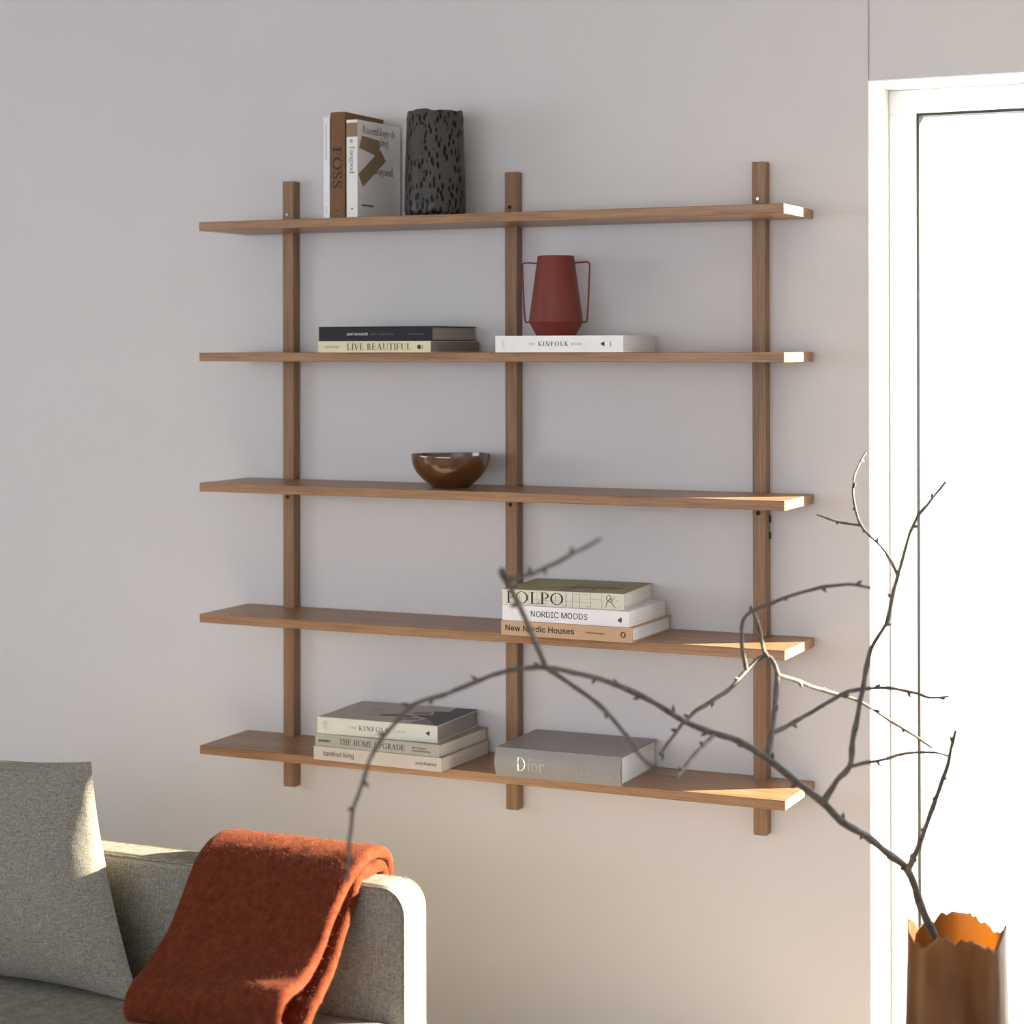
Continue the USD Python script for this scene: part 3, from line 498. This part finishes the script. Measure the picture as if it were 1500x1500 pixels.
# ------------------------------------------------------------------ sofa
sofa = thing('sofa', 'light grey linen sofa with low upright back along the wall', 'sofa')
XE = .249
def panel(x0, x1, z0, z1, rc, y0, y1, re):
    base = Polygon([(x0, z0), (x1, z0), (x1, z1), (x0, z1)]).buffer(-rc).buffer(rc, 12)
    V, F = [], []
    steps = [(re * (1 - math.sin(t)), y0 + re * (1 - math.cos(t))) for t in np.linspace(0, math.pi / 2, 7)]
    steps += [(i, y1 + y0 - y) for i, y in steps[::-1]]
    N = 240
    for ins, y in steps:
        s = base.buffer(-ins).exterior; q = np.array([s.interpolate(f, normalized=True).coords[0] for f in np.linspace(0, 1, N, endpoint=False)])
        V.append(np.c_[q[:, 0], np.full(N, y), q[:, 1]])
    return V, steps
def loft(V):
    n = len(V[0]); F = []
    for i in range(len(V) - 1):
        for j in range(n):
            p, q = i * n + j, i * n + (j + 1) % n
            F += [[p, q, q + n], [p, q + n, p + n]]
    P = np.vstack(V); c0, c1 = V[0].mean(0), V[-1].mean(0); P = np.vstack([P, c0, c1]); k0, k1 = len(P) - 2, len(P) - 1; e = (len(V) - 1) * n
    for j in range(n): F += [[k0, (j + 1) % n, j], [k1, e + j, e + (j + 1) % n]]
    m = trimesh.Trimesh(P, F, process=False); m.fix_normals(); return m
V, _ = panel(-1.75, XE, .20, .648, .052, -1.045, -.958, .016)
obj('backrest', loft(V), M['linen'], sofa, smooth=40)
def outline(x0, x1, z0, z1, rc, ins, y):
    s = Polygon([(x0, z0), (x1, z0), (x1, z1), (x0, z1)]).buffer(-rc).buffer(rc, 12).buffer(-ins).exterior
    return [(c[0], y, c[1]) for c in (s.interpolate(f, normalized=True).coords[0] for f in np.linspace(0, 1, 400))]
obj('piping', cat_([tube(outline(-1.75, XE, .20, .648, .052, .0045, y), .0026, 6) for y in (-1.0425, -.9605)]), M['linen'], sofa, smooth=60)
obj('seat_base', rbox(-1.75, XE, -1.86, -1.047, .15, .28, .015), M['linen'], sofa)
sc = tm(rbox(-1.75, XE - .004, -1.875, -1.048, .2805, .404, .030, 24))
obj('seat_cushion', sc, M['linen'], sofa, smooth=60)
for x in (-1.65, XE - .10):
    for y in (-1.78, -1.03):
        obj('leg', Manifold.cylinder(.1505 if y < -1.2 else .2005, .012, .018, 20).translate([x, y, 0]), M['dark'], sofa)

# cushion leaning at the left
def pillow(w, h, t, n=44):
    u = np.linspace(-1, 1, n); U, W = np.meshgrid(u, u, indexing='ij')
    def sq(a, b): return a * (1 - .10 * (1 - b * b) * 0 - .07 * (1 - np.abs(b) ** 2) * np.abs(a) ** 3)
    Xg, Zg = sq(U, W) * w / 2, sq(W, U) * h / 2
    Tg = t / 2 * np.clip((1 - U ** 2) * (1 - W ** 2), 0, 1) ** .74
    Tg += .006 * (meshkit.fbm(np.stack([U * 2.2, W * 2.2, U * 0], -1), 3, 4) - .5) * (Tg > 0)
    P = np.vstack([np.c_[Xg.ravel(), -Tg.ravel(), Zg.ravel()], np.c_[Xg.ravel(), Tg.ravel(), Zg.ravel()]]); F = []
    for i in range(n - 1):
        for j in range(n - 1):
            a, b_, c, d = i * n + j, (i + 1) * n + j, (i + 1) * n + j + 1, i * n + j + 1
            F += [[a, b_, c], [a, c, d]]; q = n * n
            F += [[a + q, c + q, b_ + q], [a + q, d + q, c + q]]
    m = trimesh.Trimesh(P, F, process=False); m.merge_vertices(digits_vertex=7); m.fix_normals(); return m
pw = pillow(.48, .44, .15)
Rm = trimesh.transformations.rotation_matrix
pw.vertices[:, 2] -= pw.vertices[:, 2].min()
pw.vertices[:, 0] -= .36 * pw.vertices[:, 2]
pw.apply_transform(Rm(math.radians(-8), [1, 0, 0]))
pw.apply_translation([-.492, -1.168, 0]); pw.apply_translation([0, 0, .4045 - pw.vertices[:, 2].min()])
cu = thing('cushion', 'pale linen cushion leaning on the sofa back left of the throw', 'cushion')
obj('cushion_cover', pw, M['linen'], cu, smooth=50)

# ------------------------------------------------------------------ throw
path = [(-.917, .555), (-.917, .640), (-.928, .672), (-.962, .6875), (-1.015, .6880), (-1.058, .672), (-1.088, .640), (-1.122, .596), (-1.172, .540), (-1.232, .496), (-1.275, .475), (-1.292, .450), (-1.278, .427), (-1.240, .421), (-1.205, .436), (-1.170, .474),
        (-1.130, .522), (-1.095, .575), (-1.069, .622), (-1.060, .647), (-1.038, .6615), (-1.000, .6625), (-.962, .6615), (-.946, .640), (-.944, .560)]
pathR = list(path)
pathR[5:13] = [(-1.056, .674), (-1.098, .648), (-1.140, .606), (-1.178, .552), (-1.232, .516), (-1.290, .503), (-1.309, .470), (-1.286, .430)]
pathR[14:18] = [(-1.232, .440), (-1.200, .476), (-1.152, .518), (-1.110, .574)]
PCL, PCR = catmull(path, 7), catmull(pathR, 7); nt = len(PCL)
def normals2(C):
    Tn = np.gradient(C, axis=0); Tn /= np.linalg.norm(Tn, axis=1, keepdims=True); return np.c_[-Tn[:, 1], Tn[:, 0]]
NL, NR = normals2(PCL), normals2(PCR)
tt = np.linspace(0, 1, nt); rings = []
HT = .0116
for k in range(nt):
    s_ = tt[k]
    lay = 0 if s_ < .5 else 1
    xl = -.196 + .006 * math.sin(9 * s_) + (.010 if lay else 0); xr = .147 + .010 * math.sin(7 * s_ + .5) * (1 - lay) + (.012 if lay else 0) * min(1, (s_ - .5) * 8)
    m_ = 46; top = np.linspace(0, 1, m_); q = []
    for f in top: q.append((xl + HT + (xr - xl - 2 * HT) * f, 1.0))
    for a in np.linspace(math.pi / 2, -math.pi / 2, 8)[1:-1]: q.append((xr - HT + HT * math.cos(a), math.sin(a)))
    for f in top[::-1]: q.append((xl + HT + (xr - xl - 2 * HT) * f, -1.0))
    for a in np.linspace(-math.pi / 2, -3 * math.pi / 2, 8)[1:-1]: q.append((xl + HT + HT * math.cos(a), math.sin(a)))
    q = np.array(q); hh = HT * (0.55 if k in (0, nt - 1) else 1)
    fx = np.clip((q[:, :1] - xl) / (xr - xl), 0, 1); fx = np.clip((fx - .25) / .7, 0, 1); fx = fx * fx * (3 - 2 * fx)
    Nk = NL[k][None] * (1 - fx) + NR[k][None] * fx; Nk /= np.linalg.norm(Nk, axis=1, keepdims=True)
    P = PCL[k][None] * (1 - fx) + PCR[k][None] * fx + Nk * (q[:, 1:2] * hh)
    w = np.c_[q[:, 0], P[:, 0], P[:, 1]]
    n_ = meshkit.fbm(np.c_[q[:, 0] * 9, np.full(len(q), s_ * 16), np.full(len(q), lay * 3.0)], 3, 2) - .5
    n2 = meshkit.noise(np.c_[q[:, 0] * 55, np.full(len(q), s_ * 90), q[:, 1]], 5) - .5
    free = np.clip((min(s_, .62) - .20) / .12, 0, 1) * (1 if s_ < .62 else .3)
    w[:, 1] += Nk[:, 0] * (n_ * .020 * free + n2 * .0022 * (q[:, 1] > 0 if lay == 0 else 1)); w[:, 2] += Nk[:, 1] * (n_ * .010 * free + n2 * .0022)
    rings.append(w)
th = loft(rings)
th.vertices[:, 2] = np.maximum(th.vertices[:, 2], .4055)
throw = thing('throw_blanket', 'fuzzy rust red wool throw folded over the sofa back', 'blanket')
obj('cloth', th, M['wool'], throw, smooth=True)
pts, fi = trimesh.sample.sample_surface(th, 34000, seed=3)
nrm = th.face_normals[fi]; curves, widths = [], []
for p, n in zip(pts, nrm):
    d = n * rng.uniform(.25, .9) + rng.normal(0, .75, 3); d /= np.linalg.norm(d); l = rng.uniform(.0018, .0062)
    if p[2] < .412: continue
    c = rng.normal(0, .0022, 3)
    e = p + d * l; e[2] = max(e[2], .406)
    curves += [p - n * .0005, p + d * l * .5 + c * .5, e + c * .3]
cv = UsdGeom.BasisCurves.Define(stage, str(throw.GetPath()) + '/wool_fuzz')
cv.CreateTypeAttr('linear'); cv.CreatePointsAttr(Vt.Vec3fArray.FromNumpy(np.array(curves, np.float32)))
cv.CreateCurveVertexCountsAttr(Vt.IntArray.FromNumpy(np.full(len(curves) // 3, 3, np.int32)))
cv.CreateWidthsAttr(Vt.FloatArray.FromNumpy(np.full(len(curves), 0.0003, np.float32))); cv.SetWidthsInterpolation('vertex')
UsdShade.MaterialBindingAPI.Apply(cv.GetPrim()).Bind(M['fuzz']); tag(cv, kind='stuff')

# ------------------------------------------------------------------ vase with branch
vx, vy = 1.190, -.701
o = thing('floor_vase', 'tall amber brown vase with ragged rim holding the bare branch', 'vase', (vx, vy, 0))
pr = [(0.0, 0.0), (.085, 0.0), (.092, .006), (.094, .05), (.095, .2), (.092, .42), (.088, .55), (.0885, .590), (.0865, .592), (.0845, .590), (.084, .55), (.087, .42), (.090, .2), (.089, .06), (.08, .02), (0.0, .018)]
def dens(p, k=8):
    out = []
    for (a, b), (c, d) in zip(p[:-1], p[1:]):
        m_ = k if abs(d - b) > .03 else 1
        out += [(a + (c - a) * i / m_, b + (d - b) * i / m_) for i in range(m_)]
    return out + [p[-1]]
fm = lathe(dens(pr), 110); v = fm.vertices.copy(); a = np.arctan2(v[:, 1], v[:, 0])
up_f = np.clip((v[:, 2] - .47) / .12, 0, 1)
jag = .012 * np.sin(4 * a + 1) + .010 * (meshkit.noise(np.c_[np.cos(a) * 6, np.sin(a) * 6, a * 0], 3) - .5) * 2 + .012 * (meshkit.noise(np.c_[np.cos(a) * 14, np.sin(a) * 14, a * 0], 9) - .5)
v[:, 2] += up_f * jag
rib = 1 + .018 * (meshkit.fbm(np.c_[np.cos(a) * 5, np.sin(a) * 5, v[:, 2] * 2.5], 3, 8) - .5) * 2
v[:, :2] *= rib[:, None]
obj('body', trimesh.Trimesh(v, fm.faces, process=False), M['amber'], o, smooth=50)

T = {
'main':[(1.182,-0.7027,0.5103),(1.162,-0.723,0.5687),(1.139,-0.7558,0.642),(1.1218,-0.786,0.7144),(1.0962,-0.8308,0.7524),(1.0737,-0.8853,0.7924),(1.0466,-0.9418,0.8257),(1.0195,-0.9653,0.8611),(0.9829,-0.9932,0.8974),(0.9412,-1.0345,0.9438),(0.8999,-1.0755,0.9793),(0.8644,-1.1139,0.9982),(0.8294,-1.152,1.0216),(0.7985,-1.1993,1.0556),(0.7682,-1.2462,1.0835),(0.7387,-1.2928,1.1054),(0.7138,-1.3483,1.1231),(0.6899,-1.4033,1.1373),(0.6669,-1.4579,1.1416),(0.6509,-1.4872,1.1395),(0.6299,-1.5298,1.1317),(0.5952,-1.5787,1.1148),(0.5755,-1.6317,1.1073),(0.5567,-1.6732,1.082),(0.5431,-1.7123,1.0442),(0.5388,-1.7362,1.003),(0.5366,-1.7591,0.9673),(0.5368,-1.7698,0.9248),(0.5339,-1.771,0.8681)],
't2':[(0.6899,-1.4033,1.1373),(0.7111,-1.5039,1.2038),(0.7417,-1.622,1.2666),(0.761,-1.7234,1.3274)],
't2b':[(0.7564,-1.6924,1.3102),(0.8302,-1.7467,1.3329),(0.8849,-1.7767,1.3573),(0.9468,-1.8034,1.3865)],
't3':[(0.6899,-1.4033,1.1373),(0.7371,-1.4036,1.1112),(0.7839,-1.4041,1.0823),(0.8252,-1.407,1.0431),(0.8601,-1.4239,1.0118),(0.8876,-1.4222,0.9927),(0.9115,-1.4113,0.9842)],
't4':[(0.8696,-1.1115,0.9913),(0.8704,-1.1661,0.9851),(0.8767,-1.2512,0.9755),(0.886,-1.3349,0.9672)],
't5':[(0.9412,-1.0345,0.9438),(0.9326,-0.9835,0.9773),(0.9191,-0.9238,1.0078),(0.9046,-0.8646,1.0459),(0.8906,-0.8271,1.0689),(0.8666,-0.8161,1.0844),(0.8467,-0.8472,1.064),(0.8315,-0.8871,1.0394),(0.8077,-0.9309,1.019),(0.7858,-0.9959,0.9979),(0.7758,-1.0554,0.9717),(0.7714,-1.1013,0.9503)],
't6':[(0.9017,-0.855,1.0589),(0.9287,-0.8095,1.0416),(0.9511,-0.7772,1.0258),(0.9852,-0.7395,1.0098),(1.0166,-0.7141,0.9955),(1.063,-0.6817,0.9597),(1.1052,-0.6623,0.9307),(1.1348,-0.6486,0.908)],
't7':[(0.9326,-0.9835,0.9773),(0.9551,-0.9403,0.9893),(0.9847,-0.8938,1.0077),(1.0176,-0.8567,1.0294),(1.0454,-0.822,1.0368),(1.088,-0.7805,1.0357),(1.1267,-0.7517,1.0253),(1.15,-0.73,1.0149),(1.1802,-0.7162,1.0173)],
't8':[(1.0195,-0.9653,0.8611),(1.0388,-0.9566,0.8986),(1.0602,-0.9469,0.928),(1.0605,-0.9249,0.9711),(1.0662,-0.9005,1.0266),(1.0687,-0.8775,1.0709),(1.0746,-0.8529,1.1157),(1.0949,-0.8217,1.1634),(1.099,-0.798,1.2068),(1.1019,-0.7748,1.2373),(1.114,-0.7475,1.3002),(1.1285,-0.7299,1.3386),(1.1465,-0.7108,1.3661),(1.1691,-0.6895,1.4025)],
't9':[(1.0602,-0.9469,0.9256),(1.085,-0.9135,0.9273),(1.1123,-0.879,0.9314),(1.1368,-0.8458,0.9356),(1.1702,-0.8085,0.9327),(1.1953,-0.7859,0.9234)],
't10':[(0.8434,-0.8487,1.0603),(0.8545,-0.9098,1.1162),(0.8714,-0.9572,1.162),(0.8938,-0.98,1.1851),(0.9322,-0.9845,1.203),(0.9839,-0.9938,1.2243),(1.0321,-0.9938,1.2383),(1.0745,-0.9964,1.2441),(1.1086,-0.9918,1.2394)],
't10b':[(0.8981,-0.9781,1.1874),(0.8883,-0.9164,1.1493),(0.8735,-0.846,1.1025),(0.8677,-0.8156,1.0856)],
't11':[(1.1019,-0.7748,1.2373),(1.0788,-0.7415,1.2637),(1.0542,-0.7088,1.282),(1.027,-0.6773,1.2958),(1.0017,-0.645,1.3124),(0.9809,-0.6106,1.3411),(0.967,-0.5731,1.3835),(0.9649,-0.5302,1.4176),(0.973,-0.5045,1.4429)],
't11b':[(1.0017,-0.645,1.3124),(0.9709,-0.6371,1.3145),(0.9421,-0.6283,1.3193),(0.9096,-0.6212,1.328)],
't12':[(1.1218,-0.786,0.7144),(1.1634,-0.8991,0.7773),(1.1952,-0.9288,0.8524),(1.2276,-0.9582,0.9328),(1.2521,-0.9912,1.0092)],
}
R = {'main': (.0092, .0026), 't2': (.0048, .0040), 't2b': (.0040, .0024), 't3': (.0045, .0030), 't4': (.0042, .0026), 't5': (.0062, .0034), 't6': (.0042, .0026), 't7': (.0050, .0026), 't8': (.0060, .0028), 't9': (.0040, .0024),
     't10': (.0042, .0026), 't10b': (.0036, .0032), 't11': (.0036, .0018), 't11b': (.0026, .0018), 't12': (.0066, .0036)}
br = thing('bare_branch', 'forked dry bare branch standing in the amber vase, arching across the lower boards', 'branch')
T['main'] = [(1.205, -.700, .022), (1.202, -.702, .25), (1.192, -.706, .50)] + T['main']
parts, allp = {}, []
for k, P in T.items():
    C = catmull(P, 6); f = np.linspace(0, 1, len(C)); r0_, r1_ = R[k]
    rad = r0_ + (r1_ - r0_) * f ** .8
    C = C + (meshkit.noise(np.c_[C * 38, ][:, :3], 11)[:, None] - .5) * .0022 * np.array([1, .6, -1])
    rad = rad * (1 + .22 * (meshkit.noise(C * 60, 5) - .5) * 2)
    if k == 'main': rad[0:12] = np.minimum(rad[0:12], .0085)
    if k == 't2': rad[-3:] *= np.array([1.25, 1.6, 1.5])
    m = tube(C, rad, 9); p_ = obj('stem' if k == 'main' else 'twig', m, M['bark'], br, smooth=60)
    buds = []
    L = np.r_[0, np.cumsum(np.linalg.norm(np.diff(C, axis=0), axis=1))]
    s = .05 if k != 'main' else .75
    side = 1
    while s < L[-1] - .01:
        i = int(np.searchsorted(L, s)); t_ = C[min(i + 1, len(C) - 1)] - C[i - 1]; t_ /= np.linalg.norm(t_) + 1e-9
        d = np.cross(t_, [math.sin(s * 40), math.cos(s * 31), .3]); d /= np.linalg.norm(d); d = d * .8 + t_ * .6; d /= np.linalg.norm(d)
        l = rng.uniform(.006, .010)
        buds.append(tm(Manifold.batch_hull([Manifold.sphere(.0030, 8).translate(C[i] + d * rad[i] * .5), Manifold.sphere(.0034, 8).translate(C[i] + d * (rad[i] + l * .45)), Manifold.sphere(.0008, 6).translate(C[i] + d * (rad[i] + l * 1.3))])))
        s += rng.uniform(.045, .085)
    for bmesh_ in buds:
        obj('bud', bmesh_, M['budmat'], p_, smooth=50)
